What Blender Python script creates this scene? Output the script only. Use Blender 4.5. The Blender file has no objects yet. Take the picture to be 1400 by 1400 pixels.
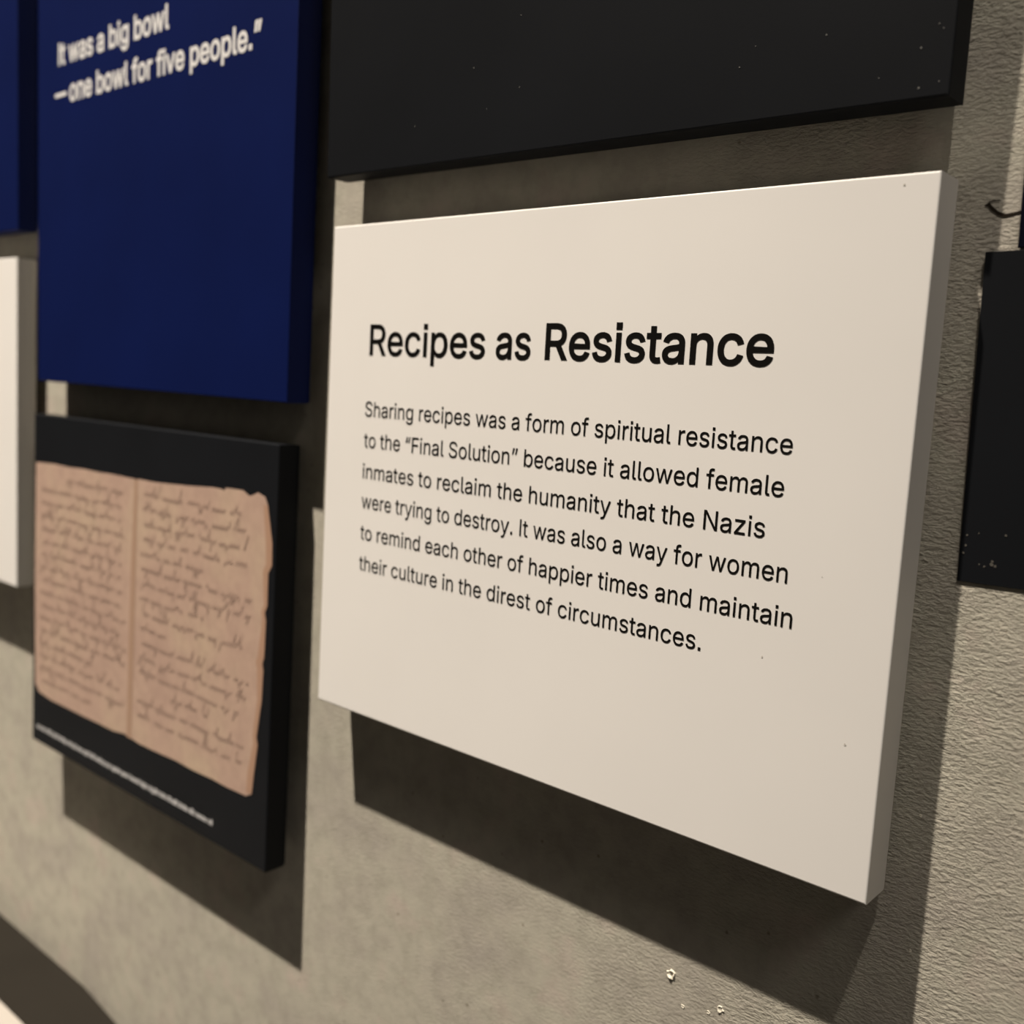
import bpy, bmesh, json, math, random
from mathutils import Matrix, Vector
from mathutils.geometry import delaunay_2d_cdt

# ------------------------------------------------------------------ camera, light, exposure
S = bpy.context.scene
COL = S.collection
EYE = 1.44                      # the heights below were measured from this level; the floor is z = 0

cam_data = bpy.data.cameras.new('camera')
cam = bpy.data.objects.new('camera', cam_data)
COL.objects.link(cam)
S.camera = cam
cam_data.sensor_width = 36.0
cam_data.lens = 36.0 * 1390.8 / 1400.0
cam_data.clip_start = 0.02
M = Matrix(((0.75659439, -0.12174807, 0.64245026),
            (0.65141712, 0.05506755, -0.75671877),
            (0.05675089, 0.99103228, 0.12097257))).to_4x4()
M.translation = Vector((0.4577, -0.4814, 0.0601 + EYE))
cam.matrix_world = M
cam_data.dof.use_dof = True
cam_data.dof.focus_distance = 0.515
cam_data.dof.aperture_fstop = 5.8

W = bpy.data.worlds.new('gallery_dimness')
S.world = W
W.use_nodes = True
W.node_tree.nodes['Background'].inputs[0].default_value = (1.0, 0.88, 0.74, 1)
W.node_tree.nodes['Background'].inputs[1].default_value = 0.050


def spot(name, loc, aim, watts, half, blend, radius, color):
    l = bpy.data.lights.new(name, 'SPOT')
    l.energy = watts
    l.spot_size = math.radians(half * 2)
    l.spot_blend = blend
    l.shadow_soft_size = radius
    l.color = color
    o = bpy.data.objects.new(name, l)
    COL.objects.link(o)
    o.location = loc
    o.rotation_euler = (Vector(aim) - Vector(loc)).to_track_quat('-Z', 'Y').to_euler()
    return o


spot('track_or_fill_lamp', (-0.75, -1.70, 4.66 + EYE), (-0.67, 0.0, -1.3 + EYE), 3080, 18.5, 1.0, 0.040, (1.0, 0.88, 0.745))
spot('track_or_fill_lamp', (1.50, -1.70, 4.66 + EYE), (0.62, 0.0, 1.05 + EYE), 830, 7.5, 1.0, 0.060, (1.0, 0.90, 0.78))
spot('track_or_fill_lamp', (4.20, -1.80, 4.66 + EYE), (-0.1, 0.0, 0.0 + EYE), 240, 25, 1.0, 0.70, (1.0, 0.90, 0.80))  # added soft fill from the far right, brightens the boards' right-hand sides

S.view_settings.view_transform = 'Standard'
S.view_settings.look = 'None'
S.view_settings.gamma = 1.0
S.view_settings.use_curve_mapping = False
S.view_settings.exposure = 0.0


# ------------------------------------------------------------------ materials
def mat(name, base, rough=0.6, spec=0.4):
    m = bpy.data.materials.new(name)
    m.use_nodes = True
    b = m.node_tree.nodes['Principled BSDF']
    b.inputs['Base Color'].default_value = (*base, 1)
    b.inputs['Roughness'].default_value = rough
    b.inputs['Specular IOR Level'].default_value = spec
    return m


def nd(m, kind, **kw):
    n = m.node_tree.nodes.new(kind)
    for k, v in kw.items():
        setattr(n, k, v)
    return n


def noise(m, scale, detail=3, rough=0.5, stretch=None, src=None):
    L = m.node_tree.links
    tc = nd(m, 'ShaderNodeTexCoord')
    out = tc.outputs['Object']
    if stretch:
        mp = nd(m, 'ShaderNodeMapping')
        mp.inputs['Scale'].default_value = stretch
        L.new(out, mp.inputs[0])
        out = mp.outputs[0]
    n = nd(m, 'ShaderNodeTexNoise')
    n.inputs['Scale'].default_value = scale
    n.inputs['Detail'].default_value = detail
    n.inputs['Roughness'].default_value = rough
    L.new(out, n.inputs['Vector'])
    return n


def ramp(m, src, stops):
    r = nd(m, 'ShaderNodeValToRGB')
    els = r.color_ramp.elements
    while len(els) < len(stops):
        els.new(0.5)
    for e, (p, c) in zip(els, stops):
        e.position = p
        e.color = (*c, 1) if len(c) == 3 else c
    m.node_tree.links.new(src, r.inputs[0])
    return r


def coated(name, base, rough, var=0.06, bump=0.02, spec=0.4):
    """painted board: faint tonal drift and a very fine orange-peel relief"""
    m = mat(name, base, rough, spec)
    b = m.node_tree.nodes['Principled BSDF']
    n = noise(m, 9, 3)
    r = ramp(m, n.outputs['Fac'], [(0.3, tuple(c * (1 - var) for c in base)), (0.7, tuple(min(1, c * (1 + var)) for c in base))])
    m.node_tree.links.new(r.outputs[0], b.inputs['Base Color'])
    n2 = noise(m, 900, 2)
    bp = nd(m, 'ShaderNodeBump')
    bp.inputs['Strength'].default_value = bump
    bp.inputs['Distance'].default_value = 0.0004
    m.node_tree.links.new(n2.outputs['Fac'], bp.inputs['Height'])
    m.node_tree.links.new(bp.outputs[0], b.inputs['Normal'])
    return m


def concrete():
    m = mat('rough_concrete', (0.4, 0.4, 0.33), 0.9, 0.15)
    t = m.node_tree
    L = t.links
    b = t.nodes['Principled BSDF']
    big = noise(m, 14, 4, 0.6)
    c1 = ramp(m, big.outputs['Fac'], [(0.28, (0.34, 0.316, 0.28)), (0.45, (0.385, 0.363, 0.31)), (0.56, (0.41, 0.393, 0.33)), (0.66, (0.425, 0.38, 0.33)), (0.80, (0.435, 0.415, 0.35))])
    mid = noise(m, 60, 4, 0.65)
    c2 = ramp(m, mid.outputs['Fac'], [(0.3, (0.84, 0.84, 0.83)), (0.55, (1, 1, 1)), (0.8, (1.08, 1.06, 1.05))])
    mx = nd(m, 'ShaderNodeMix', data_type='RGBA', blend_type='MULTIPLY')
    mx.inputs[0].default_value = 1.0
    L.new(c1.outputs[0], mx.inputs[6])
    L.new(c2.outputs[0], mx.inputs[7])
    # small pits, darker inside
    pits = nd(m, 'ShaderNodeTexVoronoi')
    tc = nd(m, 'ShaderNodeTexCoord')
    L.new(tc.outputs['Object'], pits.inputs['Vector'])
    pits.inputs['Scale'].default_value = 55
    pr = ramp(m, pits.outputs['Distance'], [(0.03, (0.55, 0.53, 0.5)), (0.075, (1, 1, 1))])
    mx2 = nd(m, 'ShaderNodeMix', data_type='RGBA', blend_type='MULTIPLY')
    mx2.inputs[0].default_value = 1.0
    L.new(mx.outputs[2], mx2.inputs[6])
    L.new(pr.outputs[0], mx2.inputs[7])
    L.new(mx2.outputs[2], b.inputs['Base Color'])
    # relief: ridges lying along the wall, coarse in the bare strip on the right
    fine = noise(m, 560, 4, 0.62, (0.50, 1.0, 1.0))
    coarse = noise(m, 34, 3, 0.55)
    mask = noise(m, 9, 2, 0.5)
    sep = nd(m, 'ShaderNodeSeparateXYZ')
    L.new(tc.outputs['Object'], sep.inputs[0])
    mr = nd(m, 'ShaderNodeMapRange')
    mr.inputs['From Min'].default_value = 0.12
    mr.inputs['From Max'].default_value = 0.32
    mr.inputs['To Min'].default_value = 0.22
    mr.inputs['To Max'].default_value = 1.0
    L.new(sep.outputs['X'], mr.inputs['Value'])
    mk = ramp(m, mask.outputs['Fac'], [(0.35, (0.35, 0.35, 0.35)), (0.55, (1, 1, 1))])
    mul = nd(m, 'ShaderNodeMath', operation='MULTIPLY')
    L.new(mr.outputs[0], mul.inputs[0])
    L.new(mk.outputs[0], mul.inputs[1])
    b1 = nd(m, 'ShaderNodeBump')
    b1.inputs['Distance'].default_value = 0.0022
    L.new(mul.outputs[0], b1.inputs['Strength'])
    L.new(fine.outputs['Fac'], b1.inputs['Height'])
    b2 = nd(m, 'ShaderNodeBump')
    b2.inputs['Distance'].default_value = 0.004
    b2.inputs['Strength'].default_value = 0.12
    L.new(coarse.outputs['Fac'], b2.inputs['Height'])
    L.new(b1.outputs[0], b2.inputs['Normal'])
    L.new(b2.outputs[0], b.inputs['Normal'])
    return m


def aged_paper():
    m = mat('aged_paper_print', (0.4, 0.27, 0.19), 0.55, 0.3)
    t = m.node_tree
    L = t.links
    b = t.nodes['Principled BSDF']
    n = noise(m, 11, 4, 0.6)
    r = ramp(m, n.outputs['Fac'], [(0.25, (0.385, 0.265, 0.215)), (0.5, (0.435, 0.31, 0.245)), (0.75, (0.46, 0.355, 0.26))])
    f = noise(m, 80, 4, 0.6)
    r2 = ramp(m, f.outputs['Fac'], [(0.3, (0.88, 0.87, 0.88)), (0.6, (1, 1, 1))])
    mx = nd(m, 'ShaderNodeMix', data_type='RGBA', blend_type='MULTIPLY')
    mx.inputs[0].default_value = 1
    L.new(r.outputs[0], mx.inputs[6])
    L.new(r2.outputs[0], mx.inputs[7])
    L.new(mx.outputs[2], b.inputs['Base Color'])
    return m


MT = dict(
    white=coated('cream_white_board', (0.755, 0.745, 0.725), 0.42, 0.015, 0.03, 0.4),
    white_edge=coated('shade_toned_board_edge', (0.46, 0.445, 0.42), 0.5, 0.02, 0.03, 0.2),  # the white toned down as shade, so edges bounce less light into gaps
    black=coated('matt_black_board', (0.0075, 0.0085, 0.0105), 0.55, 0.1, 0.06, 0.08),
    blue=coated('deep_blue_board', (0.0022, 0.0070, 0.055), 0.55, 0.08, 0.04, 0.08),
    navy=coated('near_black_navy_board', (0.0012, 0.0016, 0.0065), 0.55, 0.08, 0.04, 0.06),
    concrete=concrete(),
    paper=aged_paper(),
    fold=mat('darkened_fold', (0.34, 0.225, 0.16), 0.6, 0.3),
    edge=mat('worn_page_edge', (0.36, 0.225, 0.155), 0.6, 0.3),
    ink=mat('faded_brown_ink', (0.345, 0.242, 0.195), 0.6, 0.3),
    print_black=mat('black_lettering', (0.006, 0.0055, 0.005), 0.6, 0.05),
    print_white=mat('white_lettering', (0.62, 0.62, 0.62), 0.6, 0.3),
    print_grey=mat('pale_grey_lettering', (0.52, 0.52, 0.53), 0.6, 0.1),
    speck=mat('dust_grey', (0.12, 0.12, 0.115), 0.8, 0.2),
    chip=mat('chipped_grey', (0.085, 0.08, 0.07), 0.8, 0.2),
    scuff=mat('faint_scuff', (0.52, 0.50, 0.46), 0.6, 0.3),
    batten=mat('dark_batten', (0.02, 0.018, 0.016), 0.8, 0.2),
    dark_top=coated('dark_brown_top', (0.0155, 0.0135, 0.0105), 0.75, 0.08, 0.05, 0.1),
    cream=coated('cream_sheet', (0.34, 0.32, 0.29), 0.7, 0.02, 0.02, 0.2),
    crack=mat('crack_shadow', (0.02, 0.016, 0.012), 0.95, 0.0),
    pit=mat('chalky_pit_rim', (0.62, 0.59, 0.50), 0.9, 0.1),
    floor=coated('dark_floor', (0.10, 0.09, 0.08), 0.6, 0.1, 0.1, 0.3),
    ceiling=coated('dark_ceiling', (0.04, 0.04, 0.04), 0.8, 0.1, 0.1, 0.2),
)


# ------------------------------------------------------------------ helpers
def link(name, me, m, parent=None):
    o = bpy.data.objects.new(name, me)
    COL.objects.link(o)
    if m:
        me.materials.clear()
        me.materials.append(m)
    if parent:
        o.parent = parent
    return o


def box_mesh(name, a, b, front=0.0009, back=0.005, segs=4):
    """box from a to b (front face at the smaller y) with crisp front edges and soft back edges"""
    bm = bmesh.new()
    vs = [bm.verts.new((x, y, z)) for x in (a[0], b[0]) for y in (a[1], b[1]) for z in (a[2], b[2])]
    for f in ((0, 1, 3, 2), (4, 6, 7, 5), (0, 4, 5, 1), (2, 3, 7, 6), (0, 2, 6, 4), (1, 5, 7, 3)):
        bm.faces.new([vs[i] for i in f])
    bmesh.ops.recalc_face_normals(bm, faces=bm.faces)
    if back:
        eb = [e for e in bm.edges if all(abs(v.co.y - b[1]) < 1e-7 for v in e.verts)]
        bmesh.ops.bevel(bm, geom=eb, offset=back, segments=segs, affect='EDGES', profile=0.5)
    if front:
        eb = [e for e in bm.edges if all(abs(v.co.y - a[1]) < 1e-7 for v in e.verts)]
        bmesh.ops.bevel(bm, geom=eb, offset=front, segments=3, affect='EDGES', profile=0.5)
    me = bpy.data.meshes.new(name)
    bm.to_mesh(me)
    bm.free()
    return me


def thing(name, label, cat, origin, rot=(0, 0, 0), group=None):
    o = bpy.data.objects.new(name, None)
    COL.objects.link(o)
    o.empty_display_size = 0.05
    o.location = origin
    o.rotation_euler = rot
    o['label'] = label
    o['category'] = cat
    if group:
        o['group'] = group
    return o


def panel(label, x, z, d, t, mkey, ref='L', rlw=(0, 0, 0), name='display_board'):
    """an upright board standing off the wall on two hidden battens; origin at its lower front corner"""
    r, l, w = rlw
    x0, x1 = x
    z0, z1 = z
    ox = x0 if ref == 'L' else x1
    P = thing(name, label, 'panel', (ox, -d, z0 + EYE), (-l, -r, w), 'boards mounted on the concrete wall')
    link('board', box_mesh('board', (x0 - ox, 0, 0), (x1 - ox, t, z1 - z0), min(0.0009, t * 0.2), min(0.005, t * 0.25)), MT[mkey], P)
    if mkey == 'white':          # edges and back: board white with shade mixed into the colour
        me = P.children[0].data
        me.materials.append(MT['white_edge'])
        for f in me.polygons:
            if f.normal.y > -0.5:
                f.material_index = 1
    wd, h = x1 - x0, z1 - z0
    for k in (0.25, 0.75):       # battens behind, reaching the wall
        cx = x0 - ox + wd * k
        y1 = d - l * 0.6 * h
        link('batten', box_mesh('batten', (cx - 0.02, t - 0.001, h * 0.42), (cx + 0.02, y1 + 0.001, min(h * 0.9, h - 0.03)), 0, 0), MT['batten'], P)
    return P


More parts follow.
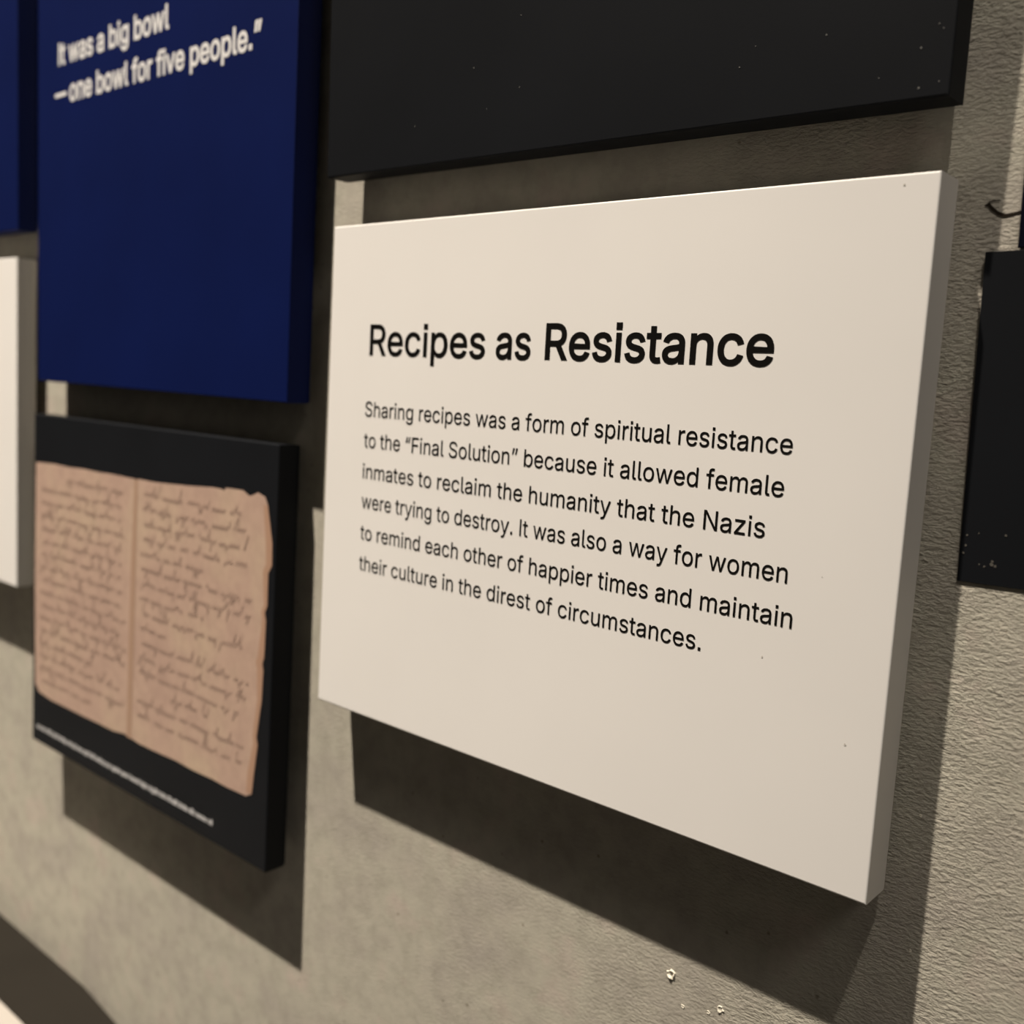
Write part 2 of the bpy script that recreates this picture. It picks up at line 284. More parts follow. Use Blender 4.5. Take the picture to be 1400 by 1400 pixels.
# outlines of the lettering: character -> [advance, [closed bezier outlines]] (thousandths; capitals 509 high)
GLYPHS = json.loads(r'''{" ":[188,[]],".":[188,[[82,0,56,0,56,27,56,54,56,81,82,81,109,81,135,81,135,54,135,27,135,0,109,0]]],"F":[410,[[82,0,60,0,60,170,60,339,60,509,163,509,266,509,369,509,369,490,369,471,369,452,288,452,206,452,125,452,125,394,125,336,125,278,198,278,272,278,346,278,346,259,346,240,346,221,272,221,198,221,125,221,125,147,125,74,125,0,103,0]]],"I":[186,[[83,0,62,0,62,170,62,339,62,509,83,509,103,509,124,509,124,339,124,170,124,0,103,0]]],"N":[523,[[82,0,60,0,60,170,60,339,60,509,85,509,111,509,136,509,205,400,274,291,343,183,349,174,355,164,363,151,370,138,379,123,388,107,396,90,405,73,414,55,411,55,408,54,405,54,403,72,401,90,401,108,400,126,399,142,399,157,399,172,399,185,399,195,399,300,399,404,399,509,420,509,442,509,463,509,463,339,463,170,463,0,438,0,412,0,387,0,325,97,264,193,202,290,194,303,186,316,177,331,169,345,159,362,148,381,137,400,123,424,108,452,111,453,115,453,119,454,120,428,121,405,122,384,123,362,124,344,124,328,125,312,125,300,125,291,125,194,125,97,125,0,103,0]]],"R":[449,[[82,0,60,0,60,170,60,339,60,509,119,509,177,509,236,509,275,509,307,502,333,489,359,475,378,457,390,433,403,410,409,382,409,352,409,321,403,295,390,271,378,248,359,230,333,217,307,204,275,198,236,198,189,198,143,198,96,198,96,217,96,236,96,255,142,255,188,255,234,255,260,255,281,259,298,267,314,275,326,286,334,300,341,315,345,332,345,352,345,372,341,390,334,405,326,420,314,431,298,440,281,448,259,452,233,452,197,452,161,452,125,452,125,301,125,151,125,0,103,0],[378,0,353,0,312,76,271,153,230,229,254,229,279,229,303,229,344,153,386,76,428,0,403,0]]],"S":[447,[[263,-9,224,-9,187,-9,155,-3,128,9,100,21,79,38,64,60,49,82,40,107,38,137,60,137,82,137,104,137,106,117,112,101,123,88,134,75,149,65,166,59,184,52,203,49,224,49,247,49,268,53,286,60,304,68,319,78,329,92,340,105,346,121,346,139,346,155,341,169,332,179,323,189,311,198,296,205,281,211,264,217,245,222,224,228,204,234,184,239,142,251,109,268,86,289,63,311,52,339,52,372,52,401,60,426,75,448,90,469,111,486,138,498,164,510,194,516,227,516,261,516,290,510,316,498,342,486,362,469,377,449,392,428,400,404,401,378,380,378,358,378,337,378,335,403,323,423,302,437,281,451,256,459,225,459,203,459,184,455,167,448,151,441,138,431,129,418,120,406,115,391,115,376,115,358,120,344,131,334,142,323,154,314,169,308,184,302,199,297,212,293,230,289,247,284,264,279,279,275,295,270,312,264,328,257,344,248,359,238,373,227,385,214,395,198,404,181,408,162,408,139,408,111,401,86,386,64,372,41,351,24,323,11,296,-2]]],"a":[389,[[182,-9,160,-9,136,-9,114,-4,94,5,75,14,59,27,48,45,36,62,30,83,30,108,30,130,35,147,43,161,52,175,63,185,78,193,92,201,108,207,125,211,143,215,160,218,178,220,201,223,219,225,234,227,248,228,258,231,265,235,272,239,276,245,276,255,276,255,276,256,276,257,276,272,273,286,267,297,261,308,252,316,240,322,228,328,213,331,196,331,178,331,162,328,149,322,136,317,126,309,118,301,110,292,104,283,100,274,80,280,61,285,41,291,50,314,62,332,79,346,95,360,113,369,133,375,153,381,173,384,194,384,208,384,223,383,239,379,255,376,271,370,286,360,301,351,313,338,322,320,332,303,337,280,337,251,337,168,337,84,337,0,317,0,297,0,277,0,277,17,277,35,277,52,275,52,274,52,272,52,268,43,261,34,252,25,243,15,230,7,215,1,200,-5],[155,45,170,45,193,45,212,50,228,59,243,68,255,79,263,93,271,107,276,122,276,138,276,155,276,173,276,190,273,187,268,184,259,182,251,180,242,178,231,176,221,174,210,172,200,171,190,170,182,169,175,168,161,166,147,163,134,159,121,154,111,148,103,139,96,131,92,119,92,105,92,92,95,81,102,72,109,63,118,57,130,52,142,48]]],"b":[424,[[261,-8,229,-8,206,-8,187,-4,172,4,158,12,146,21,138,31,129,42,123,51,118,59,116,59,114,59,112,59,112,39,112,20,112,0,92,0,72,0,53,0,53,170,53,339,53,509,73,509,93,509,114,509,114,446,114,382,114,319,115,319,117,319,118,319,123,327,129,336,137,346,145,356,157,365,171,373,186,381,205,384,229,384,261,384,289,376,313,361,337,345,356,322,370,293,383,263,390,229,390,189,390,149,383,114,370,84,356,55,337,32,313,16,289,0],[197,47,220,47,244,47,263,53,279,66,295,78,308,95,316,117,324,138,328,162,328,189,328,216,324,240,316,261,308,282,296,299,280,311,264,324,244,330,220,330,197,330,177,324,161,312,145,300,133,284,125,263,117,242,113,217,113,189,113,161,117,136,125,115,133,94,146,77,162,65,178,53]]],"c":[396,[[226,-8,207,-8,173,-8,143,0,117,16,91,33,71,56,56,85,41,114,34,149,34,187,34,227,41,262,56,291,71,321,91,343,117,360,143,376,173,384,207,384,226,384,243,382,260,377,276,372,292,365,305,356,319,347,330,335,340,322,350,309,357,294,362,277,342,272,322,267,303,262,300,272,296,281,290,289,285,297,278,305,270,311,262,317,253,322,242,325,232,328,220,330,207,330,182,330,161,323,145,310,129,297,116,280,108,258,100,237,96,213,96,187,96,162,100,139,108,117,116,96,129,79,145,66,161,53,182,46,207,46,220,46,232,48,243,52,253,55,263,60,271,66,279,72,286,80,292,89,297,97,301,107,304,117,324,112,343,107,363,102,358,85,351,70,341,56,332,43,320,31,306,21,293,12,277,4,261,-1,244,-6]]],"d":[424,[[219,-8,195,-8,164,-8,136,0,111,16,87,32,68,55,55,84,41,114,34,149,34,189,34,229,41,263,55,293,69,322,88,345,112,361,136,376,164,384,196,384,219,384,238,381,253,373,268,365,279,356,287,346,296,336,302,327,306,319,308,319,309,319,311,319,311,382,311,446,311,509,331,509,351,509,372,509,372,339,372,170,372,0,352,0,332,0,313,0,313,20,313,39,313,59,311,59,309,59,307,59,302,51,295,42,287,31,278,21,267,12,252,4,238,-4],[181,47,205,47,227,47,247,53,263,65,279,77,291,94,299,115,308,136,312,161,312,189,312,217,308,242,300,263,292,284,279,300,263,312,247,324,228,330,205,330,181,330,161,324,145,311,129,299,116,282,108,261,100,240,96,216,96,189,96,162,100,138,109,117,117,95,129,78,145,66,161,53]]],"e":[404,[[238,-8,212,-8,175,-8,143,0,117,16,90,33,70,56,56,85,41,114,34,148,34,187,34,226,41,260,55,290,69,319,89,343,115,359,141,376,171,384,205,384,226,384,246,381,266,374,285,367,303,356,319,341,335,326,348,306,357,282,366,258,371,228,371,194,371,186,371,178,371,169,272,169,174,169,75,169,75,187,75,204,75,221,163,221,250,221,338,221,329,215,319,208,310,202,310,227,306,249,298,269,290,288,278,303,263,314,247,325,228,330,205,330,182,330,163,325,146,313,130,302,118,288,109,270,100,251,96,232,96,211,96,200,96,189,96,178,96,150,101,126,110,106,120,87,134,72,151,61,168,51,189,46,212,46,228,46,241,48,254,53,266,57,277,64,285,73,294,82,301,93,306,105,325,101,345,96,365,91,359,71,349,54,335,39,321,24,303,13,283,4,262,-4]]],"f":[254,[[154,379,228,379,228,362,228,344,228,327,154,327,80,327,6,327,6,344,6,362,6,379,80,379],[101,0,81,0,81,144,81,288,81,432,81,453,86,471,96,486,106,500,119,511,135,519,152,526,169,530,187,530,201,530,213,529,222,527,232,525,238,523,243,521,238,503,233,486,227,468,224,470,220,471,215,472,210,473,203,474,195,474,176,474,163,469,154,460,146,451,142,437,142,419,142,279,142,140,142,0,121,0]]],"g":[425,[[238,-151,207,-151,179,-151,155,-147,134,-140,113,-132,96,-123,82,-110,69,-98,58,-84,51,-69,67,-60,84,-50,101,-41,107,-49,113,-57,122,-66,130,-75,141,-82,154,-88,168,-94,186,-97,207,-97,238,-97,263,-90,282,-75,302,-60,311,-37,311,-6,311,19,311,44,311,68,310,68,308,68,306,68,301,60,295,51,287,41,278,32,267,23,252,16,238,8,219,5,195,5,164,5,137,12,113,27,88,41,69,62,55,90,41,118,34,152,34,191,34,230,41,264,55,293,69,322,88,345,112,361,137,376,165,384,196,384,220,384,239,381,253,373,268,365,280,356,288,346,297,336,303,327,308,319,309,319,311,319,313,319,313,339,313,359,313,379,333,379,353,379,372,379,372,250,372,121,372,-9,372,-42,365,-69,350,-90,335,-111,316,-126,291,-136,266,-146],[181,59,205,59,228,59,248,64,264,75,280,86,292,101,300,121,308,141,312,165,312,193,312,220,308,243,300,264,292,284,280,301,264,312,248,324,228,330,205,330,181,330,161,324,145,312,129,299,117,283,109,262,100,242,96,219,96,193,96,166,100,143,109,123,117,103,129,87,145,76,162,65]]],"h":[410,[[114,249,114,227,114,151,114,76,114,0,93,0,73,0,53,0,53,170,53,339,53,509,73,509,93,509,114,509,114,435,114,361,114,287,110,287,106,287,102,287,114,322,131,347,152,362,174,377,199,384,227,384,253,384,276,379,295,369,315,358,330,342,341,321,352,299,357,273,357,240,357,160,357,80,357,0,337,0,316,0,296,0,296,78,296,157,296,235,296,265,288,288,273,304,258,321,237,329,210,329,192,329,175,325,161,317,146,309,135,298,126,283,118,267]]],"i":[167,[[73,0,53,0,53,126,53,253,53,379,73,379,93,379,114,379,114,253,114,126,114,0,93,0],[71,447,47,447,47,471,47,496,47,520,71,520,96,520,120,520,120,496,120,471,120,447,96,447]]],"l":[189,[[147,-2,139,-2,110,-2,88,5,74,20,60,35,53,57,53,84,53,226,53,367,53,509,73,509,93,509,114,509,114,372,114,235,114,99,114,81,116,69,120,62,125,55,133,52,146,52,152,52,157,52,160,53,164,53,167,54,170,54,173,37,177,20,181,3,175,1,169,0,162,-1,154,-2]]],"m":[610,[[73,0,53,0,53,126,53,253,53,379,72,379,92,379,112,379,112,351,112,323,112,295,111,295,109,295,108,295,113,316,121,332,132,346,144,359,157,369,172,376,187,383,203,386,219,386,247,386,270,378,287,361,305,344,316,322,321,295,318,295,315,295,312,295,317,313,325,329,337,343,349,357,364,367,381,375,398,382,416,386,437,386,459,386,479,381,497,372,515,362,530,348,541,328,551,309,557,285,557,255,557,170,557,85,557,0,536,0,516,0,496,0,496,85,496,169,496,254,496,281,488,301,473,313,457,325,439,330,419,330,402,330,387,327,374,320,362,313,352,303,345,290,339,278,335,263,335,247,335,165,335,82,335,0,315,0,295,0,274,0,274,87,274,173,274,260,274,281,267,298,253,311,239,324,221,330,199,330,185,330,171,327,158,320,144,313,134,303,126,289,118,276,114,258,114,238,114,159,114,79,114,0,93,0]]],"n":[410,[[114,249,114,227,114,151,114,76,114,0,93,0,73,0,53,0,53,126,53,253,53,379,72,379,92,379,112,379,112,349,112,318,112,287,109,287,106,287,102,287,114,322,131,347,152,362,174,377,199,384,227,384,253,384,276,379,295,369,314,358,330,342,341,321,352,299,357,273,357,240,357,160,357,80,357,0,337,0,316,0,296,0,296,78,296,157,296,235,296,265,288,288,273,304,258,321,237,329,210,329,192,329,175,325,161,317,146,309,135,298,126,283,118,267]]],"o":[415,[[242,-8,207,-8,173,-8,143,0,117,16,91,33,71,56,56,85,41,114,34,149,34,187,34,227,41,262,56,291,71,321,91,343,117,360,143,376,173,384,207,384,242,384,273,376,299,360,325,343,345,321,359,291,374,262,381,227,381,187,381,149,374,114,359,85,345,56,325,33,299,16,273,0],[182,46,207,46,233,46,254,53,270,66,287,79,299,96,307,117,315,139,319,162,319,187,319,213,315,236,307,258,299,280,287,297,270,310,254,323,233,330,207,330,182,330,161,323,145,310,129,297,116,280,108,258,100,237,96,213,96,187,96,162,100,139,108,117,116,96,129,79,145,66,161,53]]],"p":[424,[[73,-143,53,-143,53,31,53,205,53,379,72,379,92,379,112,379,112,359,112,339,112,319,114,319,116,319,118,319,123,327,129,336,137,346,145,356,157,365,171,373,186,381,205,384,229,384,261,384,289,376,313,361,337,345,356,322,370,293,383,263,390,229,390,189,390,149,383,114,370,84,356,55,337,32,313,16,289,0,261,-8,229,-8,206,-8,187,-4,173,4,158,12,146,21,138,31,130,42,123,51,118,59,117,59,115,59,114,59,114,-8,114,-76,114,-143,93,-143],[197,47,220,47,244,47,263,53,279,66,295,78,308,95,316,117,324,138,328,162,328,189,328,216,324,240,316,261,308,282,296,299,280,311,264,324,244,330,220,330,197,330,177,324,161,312,145,300,133,284,125,263,117,242,113,217,113,189,113,161,117,136,125,115,133,94,146,77,162,65,178,53]]],"r":[259,[[73,0,53,0,53,126,53,253,53,379,72,379,92,379,112,379,112,360,112,340,112,321,113,321,114,321,115,321,122,340,135,355,152,367,170,379,190,385,213,385,218,385,223,385,229,384,235,384,240,384,243,384,243,363,243,343,243,322,242,323,237,323,230,324,223,325,215,326,207,326,189,326,173,322,159,315,145,307,134,297,126,284,118,270,114,255,114,237,114,158,114,79,114,0,93,0]]],"s":[365,[[211,-8,182,-8,156,-8,133,-4,112,3,92,11,75,23,62,38,49,53,40,72,36,94,55,98,74,102,94,107,99,86,109,70,124,60,139,50,158,45,181,45,208,45,229,51,244,62,260,74,268,87,268,103,268,116,263,127,254,136,245,144,231,151,212,155,191,160,170,165,149,170,115,178,89,191,72,208,55,225,47,247,47,274,47,296,53,315,65,332,77,348,94,361,115,370,136,380,160,384,187,384,213,384,235,380,254,372,272,365,287,353,299,339,310,325,319,309,324,290,305,286,287,281,268,277,263,292,255,304,243,316,230,327,212,333,187,333,165,333,146,327,131,317,116,306,109,293,109,277,109,263,114,252,124,243,134,235,150,228,172,223,191,218,210,214,229,209,264,201,290,188,306,171,323,154,331,133,331,107,331,84,325,64,312,47,300,30,282,16,260,6,237,-3]]],"t":[227,[[138,379,204,379,204,362,204,344,204,327,138,327,72,327,6,327,6,344,6,362,6,379,72,379],[65,345,65,471,85,471,106,471,126,471,126,347,126,222,126,98,126,81,129,69,136,61,143,54,154,50,170,50,174,50,179,50,185,51,191,52,197,53,202,54,206,36,209,19,213,2,207,0,200,-2,192,-3,184,-4,176,-4,168,-4,136,-4,110,4,92,21,74,38,65,62,65,93,65,219]]],"u":[410,[[211,-5,182,-5,157,-5,134,0,115,11,95,21,80,37,69,59,58,80,53,107,53,139,53,219,53,299,53,379,73,379,93,379,114,379,114,301,114,222,114,144,114,114,121,91,137,75,152,58,173,50,200,50,218,50,235,54,249,62,264,70,275,81,283,97,292,112,296,131,296,153,296,228,296,304,296,379,316,379,337,379,357,379,357,253,357,126,357,0,337,0,318,0,298,0,298,31,298,61,298,92,301,92,304,92,307,92,295,57,279,32,257,17,235,2]]],"v":[389,[[184,0,163,0,114,126,66,253,17,379,40,379,62,379,84,379,111,305,138,230,165,155,174,132,181,110,187,87,193,64,199,42,206,21,198,21,191,21,184,21,191,42,197,64,203,87,209,110,216,132,224,155,251,230,278,305,305,379,327,379,349,379,371,379,323,253,275,126,226,0,205,0]]],"w":[567,[[158,0,138,0,99,126,61,253,23,379,44,379,66,379,87,379,103,324,118,269,133,214,140,191,147,165,154,137,161,108,168,76,175,41,172,41,168,41,165,41,172,75,179,106,186,135,193,163,199,190,206,214,221,269,237,324,252,379,273,379,295,379,316,379,332,324,347,269,362,214,368,190,375,164,382,136,388,107,395,76,402,41,399,41,395,41,391,41,399,75,406,107,413,135,420,164,427,190,434,214,449,269,465,324,480,379,502,379,523,379,545,379,506,253,468,126,429,0,409,0,389,0,368,0,352,57,335,114,319,172,314,189,309,207,305,225,300,243,295,261,291,280,286,299,281,318,277,338,281,338,286,338,291,338,286,319,281,299,277,280,272,261,267,243,263,225,258,206,253,189,248,172,231,114,215,57,199,0,178,0]]],"y":[389,[[51,-140,47,-139,52,-121,57,-103,61,-86,65,-86,68,-87,71,-87,83,-90,94,-91,104,-89,114,-87,122,-82,130,-74,138,-66,145,-53,151,-36,155,-24,159,-13,163,-1,114,126,66,252,17,379,40,379,62,379,84,379,111,305,138,230,165,155,174,132,181,109,187,87,193,64,199,42,206,21,198,21,191,21,184,21,190,42,196,64,202,87,209,110,216,132,224,155,251,230,278,305,305,379,327,379,349,379,371,379,316,234,260,88,204,-58,196,-78,187,-94,177,-107,166,-120,153,-129,139,-136,125,-142,109,-145,91,-145,81,-145,72,-144,65,-143,57,-142]]],"z":[380,[[141,0,42,0,42,15,42,30,42,46,112,137,183,228,254,320,254,321,254,322,254,323,185,323,117,323,48,323,48,342,48,361,48,379,143,379,238,379,333,379,333,363,333,347,333,331,264,241,195,150,126,60,126,59,126,58,126,56,197,56,268,56,339,56,339,38,339,19,339,0,240,0]]],"—":[699,[[466,244,699,244,699,226,699,207,699,188,466,188,233,188,0,188,0,207,0,226,0,244,233,244]]],"“":[300,[[75,318,52,318,69,382,87,445,104,509,120,509,135,509,151,509,141,445,131,382,121,318,98,318],[198,318,175,318,192,382,210,445,228,509,243,509,259,509,274,509,264,445,254,382,244,318,221,318]]],"”":[300,[[67,318,52,318,62,382,72,445,82,509,105,509,128,509,151,509,133,445,116,382,98,318,83,318],[190,318,175,318,185,382,195,445,205,509,228,509,251,509,274,509,257,445,239,382,222,318,206,318]]]}''')


GLYPH_TRIS = {}


def glyph_tris(ch, bold):
    """triangles of one letter: outlines sampled, pushed outwards by `bold`, filled by winding number"""
    if (ch, bold) in GLYPH_TRIS:
        return GLYPH_TRIS[ch, bold]
    loops = []
    for pts in GLYPHS[ch][1]:
        n = len(pts) // 6
        P = [[v / 1000 for v in pts[6 * i:6 * i + 6]] for i in range(n)]
        poly_ = []
        for i in range(n):
            a, b = P[i], P[(i + 1) % n]
            p0, p1, p2, p3 = (a[2], a[3]), (a[4], a[5]), (b[0], b[1]), (b[2], b[3])
            turn = abs((p1[0] - p0[0]) * (p3[1] - p0[1]) - (p1[1] - p0[1]) * (p3[0] - p0[0])) + \
                abs((p2[0] - p0[0]) * (p3[1] - p0[1]) - (p2[1] - p0[1]) * (p3[0] - p0[0]))
            k = 1 if turn < 2e-4 else 5
            for s in range(k):
                t = s / k
                u = 1 - t
                poly_.append(tuple(u * u * u * p0[j] + 3 * u * u * t * p1[j] + 3 * u * t * t * p2[j] + t * t * t * p3[j] for j in (0, 1)))
        if bold:
            m = len(poly_)
            out = []
            for i in range(m):
                p, q, r = poly_[i - 1], poly_[i], poly_[(i + 1) % m]
                d1, d2 = (q[0] - p[0], q[1] - p[1]), (r[0] - q[0], r[1] - q[1])
                l1, l2 = math.hypot(*d1) or 1, math.hypot(*d2) or 1
                n1, n2 = (-d1[1] / l1, d1[0] / l1), (-d2[1] / l2, d2[0] / l2)
                k = 1 + n1[0] * n2[0] + n1[1] * n2[1]
                k = bold / max(k, 0.5)
                out.append((q[0] + (n1[0] + n2[0]) * k, q[1] + (n1[1] + n2[1]) * k))
            poly_ = out
        loops.append(poly_)
    vs, es = [], []
    for lp in loops:
        n0 = len(vs)
        vs += [Vector(p) for p in lp]
        es += [(n0 + i, n0 + (i + 1) % len(lp)) for i in range(len(lp))]
    ov, _, of, *_ = delaunay_2d_cdt(vs, es, [], 0, 1e-6)
    keep = []
    for f in of:
        cx = sum(ov[i][0] for i in f) / len(f)
        cy = sum(ov[i][1] for i in f) / len(f)
        wn = 0
        for lp in loops:
            for i in range(len(lp)):
                (x0, y0), (x1, y1) = lp[i - 1], lp[i]
                if (y0 <= cy) != (y1 <= cy):
                    if x0 + (cy - y0) / (y1 - y0) * (x1 - x0) > cx:
                        wn += 1 if y1 > y0 else -1
        if wn:
            keep.append(tuple(f))
    GLYPH_TRIS[ch, bold] = ([(v[0], v[1]) for v in ov], keep)
    return GLYPH_TRIS[ch, bold]


def text_mesh(s, bold=0.0, track=0):
    vs, fs = [], []
    pen = 0.0
    for ch in s:
        if GLYPHS[ch][1]:
            gv, gf = glyph_tris(ch, bold)
            n0 = len(vs)
            vs += [(x + pen, y, 0) for x, y in gv]
            fs += [tuple(n0 + i for i in f) for f in gf]
        pen += (GLYPHS[ch][0] + track) / 1000
    me = bpy.data.meshes.new('lettering')
    me.from_pydata(vs, [], fs)
    used = {i for f in fs for i in f}
    bm = bmesh.new()
    bm.from_mesh(me)
    bmesh.ops.delete(bm, geom=[v for v in bm.verts if v.index not in used], context='VERTS')
    bm.to_mesh(me)
    bm.free()
    return me


def put_text(name, s, x0, x1, base, cap, y, m, parent, bold=0.0, slant=0.0):
    """flat lettering in the panel's own plane: x0..x1 across, baseline height, capital height"""
    me = text_mesh(s, bold)
    xs = [v.co.x for v in me.vertices]
    a, b = min(xs), max(xs)
    kx = (x1 - x0) / (b - a)
    kz = cap / 0.509
    for v in me.vertices:
        u, w = v.co.x, v.co.y
        v.co = (x0 + (u - a) * kx + slant * w * kz, y, base + w * kz)
    me.name = name
    return link(name, me, m, parent)


def poly(name, pts, y, m, parent, thick=0.0):
    bm = bmesh.new()
    f = bm.faces.new([bm.verts.new((u, y, v)) for u, v in pts])
    bmesh.ops.recalc_face_normals(bm, faces=[f])
    if f.normal.y > 0:
        f.normal_flip()
    if thick:
        r = bmesh.ops.extrude_face_region(bm, geom=[f])
        for v in [g for g in r['geom'] if isinstance(g, bmesh.types.BMVert)]:
            v.co.y -= thick
        bmesh.ops.recalc_face_normals(bm, faces=bm.faces)
    bmesh.ops.triangulate(bm, faces=bm.faces)
    me = bpy.data.meshes.new(name)
    bm.to_mesh(me)
    bm.free()
    return link(name, me, m, parent)


def ribbons(name, lines, width, y, m, parent):
    """pen strokes: each line a flat ribbon"""
    vs, fs = [], []
    for ln in lines:
        n0 = len(vs)
        for i, (u, v) in enumerate(ln):
            a = ln[max(0, i - 1)]
            b = ln[min(len(ln) - 1, i + 1)]
            dx, dz = b[0] - a[0], b[1] - a[1]
            q = math.hypot(dx, dz) or 1
            nx, nz = -dz / q * width / 2, dx / q * width / 2
            vs += [(u + nx, y, v + nz), (u - nx, y, v - nz)]
        for i in range(len(ln) - 1):
            k = n0 + 2 * i
            fs.append((k, k + 1, k + 3, k + 2))
    me = bpy.data.meshes.new(name)
    me.from_pydata(vs, [], fs)
    return link(name, me, m, parent)


# ------------------------------------------------------------------ the setting
def struct(name, a, b, m):
    o = link(name, box_mesh(name, a, b, 0, 0), m)
    o['kind'] = 'structure'
    return o


wall = struct('wall_back', (-4.5, 0, 0), (3.0, 0.2, 6.6), MT['concrete'])
struct('floor', (-4.5, -4.0, -0.1), (3.0, 0.2, 0.0), MT['floor'])
struct('ceiling', (-4.5, -4.0, 6.6), (3.0, 0.2, 6.7), MT['ceiling'])

# the crack that runs out from behind the right-hand boards: a jagged V-shaped sliver
ck_top = [(0.3108, 0.1511), (0.3130, 0.1527), (0.3148, 0.1505), (0.3174, 0.1483), (0.3202, 0.1472), (0.3232, 0.1475), (0.3261, 0.1481), (0.333, 0.1495)]
ck_bot = [(0.3330, 0.1487), (0.3260, 0.1471), (0.3231, 0.1464), (0.3200, 0.1457), (0.3170, 0.1469), (0.3140, 0.1493), (0.3126, 0.1509)]
poly('crack', [(u, v + EYE) for u, v in ck_top + ck_bot], -0.0003, MT['crack'], wall)
cr2 = ribbons('crack', [[(0.3130, 0.1526 + EYE), (0.3150, 0.1532 + EYE), (0.3176, 0.1530 + EYE)]], 0.0005, -0.0003, MT['crack'], wall)


def pit(x, z, r, seed):
    """a blown-out pit: broken chalky rim around a dark hollow, on the wall face"""
    rr = random.Random(seed)
    n = 11
    bm = bmesh.new()
    ring0, ring1, ring2 = [], [], []
    for i in range(n):
        a = 2 * math.pi * i / n
        k = rr.uniform(0.75, 1.25)
        ring0.append(bm.verts.new((x + r * k * 1.3 * math.cos(a), 0.0002, z + r * k * 1.3 * math.sin(a))))
        ring1.append(bm.verts.new((x + r * k * math.cos(a), -r * rr.uniform(0.15, 0.6), z + r * k * math.sin(a))))
        ring2.append(bm.verts.new((x + r * k * 0.45 * math.cos(a), -0.0001, z + r * k * 0.45 * math.sin(a))))
    for i in range(n):
        j = (i + 1) % n
        bm.faces.new((ring0[i], ring1[i], ring1[j], ring0[j]))
        bm.faces.new((ring1[i], ring2[i], ring2[j], ring1[j]))
    bm.faces.new(ring2)
    bmesh.ops.recalc_face_normals(bm, faces=bm.faces)
    me = bpy.data.meshes.new('pit_rim')
    bm.to_mesh(me)
    bm.free()
    link('pit_rim', me, MT['pit'], wall)

for x_, z_, r_, sd in ((0.1872, -0.2646, 0.0024, 1), (0.2191, -0.2710, 0.0016, 2), (0.1960, -0.2800, 0.0009, 5),
                       (0.3126, -0.1291, 0.0006, 3), (0.3147, -0.1962, 0.0006, 4), (0.2120, -0.2760, 0.0009, 6)):
    pit(x_, z_ + EYE, r_, sd)


# ------------------------------------------------------------------ the boards
white = panel('cream-white board with the black title Recipes as Resistance over six lines of text',
              (-0.0984, 0.3016), (-0.1681, 0.1612), 0.0288, 0.0264, 'white', 'L', (0.0014, 0.0015, -0.0017))
WX, WZ = -0.0984, -0.1681
TY = -0.00018


def wt(name, s, x0, x1, base, cap, bold):
    return put_text(name, s, x0 - WX, x1 - WX, base - WZ, cap, TY, MT['print_black'], white, bold)


CAP = 0.0194
wt('title_word', 'Recipes', -0.0575, 0.0455, 0.0764, CAP, 0.010)
wt('title_word', 'as', 0.0541, 0.0808, 0.0766, CAP, 0.012)
wt('title_word', 'Resistance', 0.0914, 0.2318, 0.0772, CAP, 0.014)
for s, x1, b in (('Sharing recipes was a form of spiritual resistance', 0.2457, 0.0358),
                 ('to the “Final Solution” because it allowed female', 0.2432, 0.0152),
                 ('inmates to reclaim the humanity that the Nazis', 0.2352, -0.0056),
                 ('were trying to destroy. It was also a way for women', 0.2489, -0.0257),
                 ('to remind each other of happier times and maintain', 0.2533, -0.0470),
                 ('their culture in the direst of circumstances.', 0.2053, -0.0680)):
    wt('text_line', s, -0.0595, x1, b, 0.0098, 0.003)

black = panel('large plain black board above the white text board',
              (-0.1073, 0.3008), (0.1938, 0.62), 0.0292, 0.0231, 'black', 'L', (-0.0037, -0.0156, 0.0))
blue = panel('tall deep blue board with white words about a big bowl',
             (-0.5394, -0.1447), (0.0411, 0.60), 0.0272, 0.0228, 'blue', 'L', (-0.0027, -0.0018, -0.0040))


def bt(s, x0, x1, base):
    return put_text('quote_line', s, x0 + 0.5394, x1 + 0.5394, base - 0.0411, 0.0182, TY, MT['print_white'], blue, 0.020)


bt('It was a big bowl', -0.4980, -0.3107, 0.3272)
bt('—', -0.5045, -0.4825, 0.2932)
bt('one bowl for five people.”', -0.4768, -0.1865, 0.2932)

RX, RZ = -0.5452, -0.3196
recipe = panel('black board printed with an open brown handwritten notebook',
               (-0.5452, -0.1526), (-0.3196, 0.0087), 0.0302, 0.0213, 'black', 'L', (0.0016, 0.0076, -0.0002))

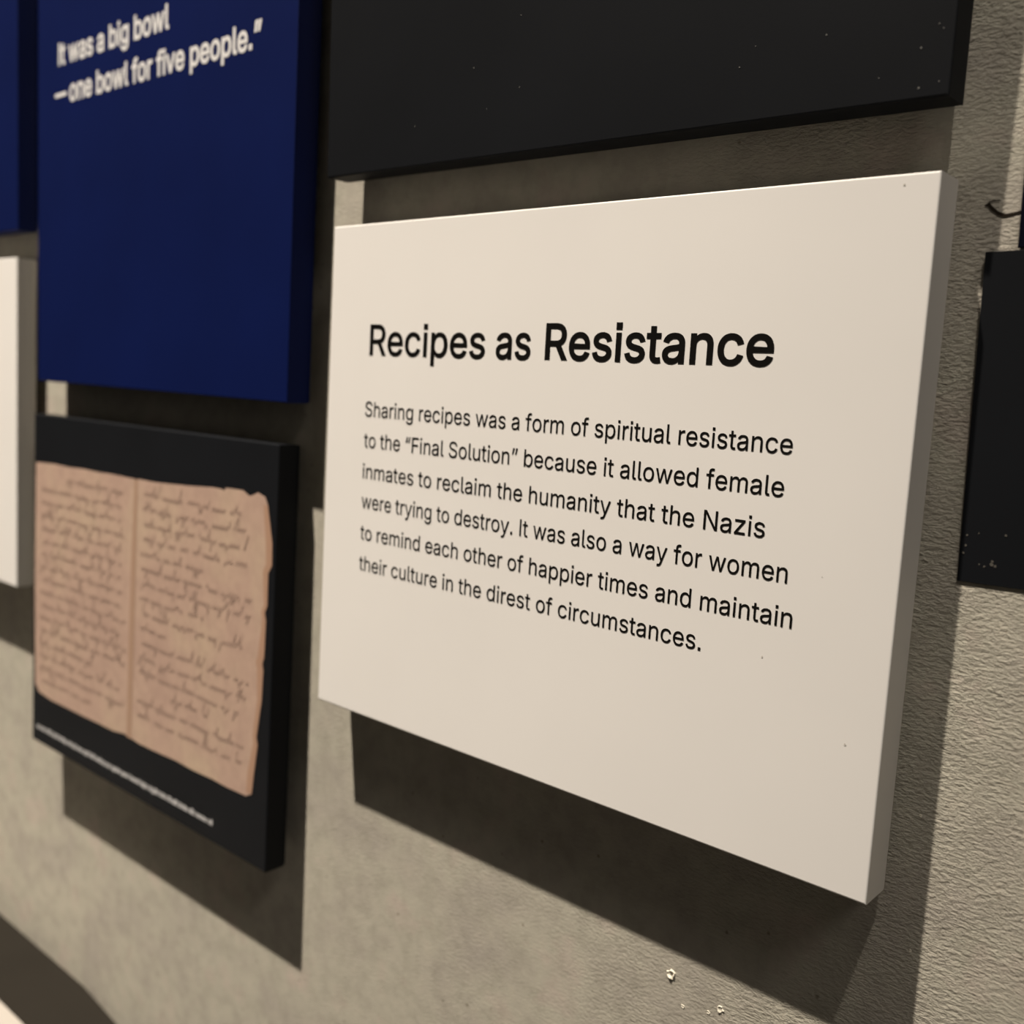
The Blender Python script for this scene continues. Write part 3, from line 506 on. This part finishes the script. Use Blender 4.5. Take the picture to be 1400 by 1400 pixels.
page = [(-0.5405, -0.0362), (-0.5019, -0.0346), (-0.4730, -0.0351), (-0.4444, -0.034), (-0.4180, -0.0345), (-0.3937, -0.0338),
        (-0.3536, -0.0342), (-0.3523, -0.0373), (-0.3488, -0.0338), (-0.3220, -0.0338), (-0.2977, -0.0328), (-0.2660, -0.0312),
        (-0.2342, -0.0290), (-0.2242, -0.0291), (-0.2200, -0.0300), (-0.2180, -0.0275), (-0.1952, -0.0271), (-0.1870, -0.0305),
        (-0.1829, -0.0296), (-0.1765, -0.0267), (-0.1673, -0.029), (-0.1635, -0.035), (-0.1600, -0.0487), (-0.1565, -0.0629),
        (-0.1561, -0.0793), (-0.1603, -0.0855), (-0.1601, -0.1104), (-0.1630, -0.1160), (-0.1612, -0.1219), (-0.1618, -0.1499),
        (-0.1640, -0.1560), (-0.1624, -0.1602), (-0.1632, -0.1842), (-0.1684, -0.2143), (-0.1664, -0.2197), (-0.17, -0.2437),
        (-0.1721, -0.2608), (-0.1796, -0.2643), (-0.2050, -0.2652), (-0.2256, -0.2646), (-0.2520, -0.2655), (-0.2797, -0.2647),
        (-0.3100, -0.2658), (-0.3387, -0.2663), (-0.3640, -0.2640), (-0.3832, -0.2666), (-0.4130, -0.2668), (-0.4448, -0.2673),
        (-0.4760, -0.2674), (-0.5042, -0.2678), (-0.5300, -0.2655), (-0.5389, -0.2590), (-0.5415, -0.15)]
L_ = lambda pts: [(u - 0.0003 - RX, v - 0.0022 - RZ) for u, v in pts]
shot = poly('notebook_picture', L_(page), -0.0002, MT['paper'], recipe)
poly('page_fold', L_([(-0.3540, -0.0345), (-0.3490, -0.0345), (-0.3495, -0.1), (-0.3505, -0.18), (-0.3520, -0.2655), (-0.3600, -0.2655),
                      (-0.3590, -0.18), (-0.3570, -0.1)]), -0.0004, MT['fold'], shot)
# browned, worn strip along the right-hand page edge
re_ = [p for p in page if p[0] > -0.1760 and p[1] < -0.03]
inner = [(u - (0.006 + 0.002 * math.sin(v * 70)), v) for u, v in reversed(re_)]
poly('worn_edge', L_(re_ + inner), -0.0004, MT['edge'], shot)

rng = random.Random(7)


def scrawl(x0, x1, z, h):
    """one line of joined-up handwriting between x0 and x1"""
    out = []
    x = x0
    while x < x1:
        wl = rng.uniform(0.010, 0.032)
        e = min(x + wl, x1)
        pts = []
        n = max(6, int((e - x) / 0.0009))
        ph = rng.uniform(0, 6)
        asc = 0
        for i in range(n + 1):
            t = i / n
            u = x + (e - x) * t
            a = math.sin(ph + i * 1.55) * h * 0.5
            if rng.random() < 0.07:
                asc = rng.choice((1.6, 2.0, -1.6)) * h
            a += asc
            asc *= 0.25
            pts.append((u + 0.0004 * math.cos(i * 1.55) + a * 0.35, z + a + 0.0006 * math.sin(u * 90)))
        out.append(pts)
        x = e + rng.uniform(0.003, 0.007)
    return out


left_lines, right_lines = [], []
for k in range(17):
    z = -0.0480 - k * 0.0127
    a = -0.5310 + (0.055 if k == 0 else rng.uniform(0, 0.008))
    b = -0.3650 - (rng.uniform(0.0, 0.012) if k not in (13, 16) else 0.06)
    left_lines += scrawl(a, b, z, 0.0042)
for k in range(16):
    z = -0.0455 - k * 0.0130
    if k in (13,):
        a, b = -0.29, -0.235
    elif k in (4, 7):
        a, b = -0.3420, -0.245
    elif k in (9,):
        a, b = -0.34, -0.30
    else:
        a, b = -0.3430 + rng.uniform(0, 0.006), -0.1800 - rng.uniform(0, 0.014)
    right_lines += scrawl(a, b, z, 0.0042)
for nm, ls in (('handwriting', left_lines), ('handwriting', right_lines)):
    o = ribbons(nm, [L_(l) for l in ls], 0.00095, -0.00045, MT['ink'], shot)
    o['kind'] = 'stuff'
# the credit line under the picture: letters too small to read, kept as separate marks
marks = []
x = -0.5345
while x < -0.2225:
    for _ in range(rng.randint(3, 9)):
        w = rng.uniform(0.0012, 0.0021)
        if x + w > -0.2222:
            break
        lo, hi = (-0.3033, -0.2996) if rng.random() < 0.7 else ((-0.3033, -0.2982) if rng.random() < 0.7 else (-0.3046, -0.2996))
        marks.append([(x, lo), (x, hi), (x + w * 0.8, hi - 0.0004), (x + w * 0.8, lo)])
        x += w + 0.0005
    x += 0.0018
cl = ribbons('credit_line', [L_(l) for l in marks], 0.0008, -0.0002, MT['print_grey'], recipe)
cl['kind'] = 'stuff'

panel('plain white board at the left edge, beside the blue board',
      (-0.9841, -0.5841), (-0.1707, 0.1593), 0.0288, 0.0211, 'white', 'R', (-0.0079, 0, 0))
panel('plain blue board in the top left corner, its right edge showing',
      (-0.9884, -0.5884), (0.1866, 0.60), 0.0249, 0.0215, 'blue', 'R')
right_black = panel('low black board with chipped lower corner at the right edge',
                    (0.3172, 0.7172), (-0.0154, 0.1310), 0.0008, 0.0007, 'black', 'L', (0.0200, -0.0100, 0))
panel('dark navy board above the right-hand black board',
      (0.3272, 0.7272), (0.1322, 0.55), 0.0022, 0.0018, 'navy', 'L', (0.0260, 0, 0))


# dust on the black board, chips on the small one
def flecks(name, spots, parent, m):
    rr = random.Random(3)
    vs, fs = [], []
    for u, v, r in spots:
        n0 = len(vs)
        n = 6
        for i in range(n):
            a = 2 * math.pi * i / n
            k = r * rr.uniform(0.6, 1.2)
            vs.append((u + k * math.cos(a), -0.00015, v + k * math.sin(a)))
        fs.append(tuple(range(n0 + n - 1, n0 - 1, -1)))
    me = bpy.data.meshes.new(name)
    me.from_pydata(vs, [], fs)
    o = link(name, me, m, parent)
    o['kind'] = 'stuff'
    return o


BX, BZ = -0.1073, 0.1938
flecks('dust', [(u - BX, v - BZ, r) for u, v, r in (
    (0.0255, 0.2454, 0.0005), (0.0617, 0.2296, 0.0004), (0.0372, 0.2208, 0.0003), (-0.0227, 0.2180, 0.0004), (0.0604, 0.2685, 0.0004),
    (0.2872, 0.2148, 0.0005), (0.2878, 0.1985, 0.0006), (0.2962, 0.2000, 0.0004), (0.2439, 0.2273, 0.0004), (0.2010, 0.2197, 0.0004),
    (0.2087, 0.2281, 0.0003), (0.2939, 0.2234, 0.0004), (0.2959, 0.2213, 0.0004), (0.2700, 0.2050, 0.0003))], black, MT['speck'])
KX, KZ = 0.3172 + 0.0078, -0.0154 - 0.0020
flecks('chip_marks', [(u - KX, v - KZ, r) for u, v, r in (
    (0.3278, 0.0039, 0.0006), (0.3327, 0.0053, 0.0004), (0.3439, 0.0056, 0.0006), (0.3275, -0.0008, 0.0006), (0.3268, -0.0042, 0.0006),
    (0.3339, -0.0086, 0.0004), (0.3361, -0.0092, 0.0006), (0.3391, -0.0080, 0.0010), (0.3407, -0.0086, 0.0006), (0.3394, -0.0066, 0.0006))],
       right_black, MT['chip'])
flecks('scuffs', [(u - WX, v - WZ, r) for u, v, r in (
    (0.2864, 0.1565, 0.0006), (0.2395, -0.0637, 0.0006), (0.2845, -0.0957, 0.0006), (0.2660, -0.0196, 0.0003))], white, MT['scuff'])

# ------------------------------------------------------------------ the ledge in the bottom left corner
TZ = EYE - 0.579
ledge = thing('display_ledge', 'dark brown ledge against the wall, bottom left corner', 'ledge', (-1.3, -0.05, TZ))


def slab(name, pts, z0, z1, m, parent, off):
    bm = bmesh.new()
    f = bm.faces.new([bm.verts.new((u - off[0], v - off[1], z0)) for u, v in pts])
    r = bmesh.ops.extrude_face_region(bm, geom=[f])
    for v in [g for g in r['geom'] if isinstance(g, bmesh.types.BMVert)]:
        v.co.z = z1
    bmesh.ops.recalc_face_normals(bm, faces=bm.faces)
    me = bpy.data.meshes.new(name)
    bm.to_mesh(me)
    bm.free()
    return link(name, me, m, parent)


top = [(-2.2, -0.0005), (-0.494, -0.0005), (-0.414, -0.0078), (-0.360, -0.030), (-0.350, -0.09), (-0.350, -0.30), (-2.2, -0.30)]
slab('ledge_top', top, -0.025, 0.0, MT['dark_top'], ledge, (-1.3, -0.05))
for bx in (-2.0, -1.3, -0.62):
    slab('bracket', [(bx, -0.0005), (bx + 0.03, -0.0005), (bx + 0.03, -0.25), (bx, -0.25)], -0.16, -0.025, MT['dark_top'], ledge, (-1.3, -0.05))
sheet = slab('cream_mat', [(-2.1, -0.0725), (-0.40, -0.0725), (-0.40, -0.28), (-2.1, -0.28)], 0, 0.003, MT['cream'], None, (-1.3, -0.15))
sheet.location = (-1.3, -0.15, TZ)
sheet['label'] = 'cream mat lying on the dark ledge, bottom left corner'
sheet['category'] = 'mat'
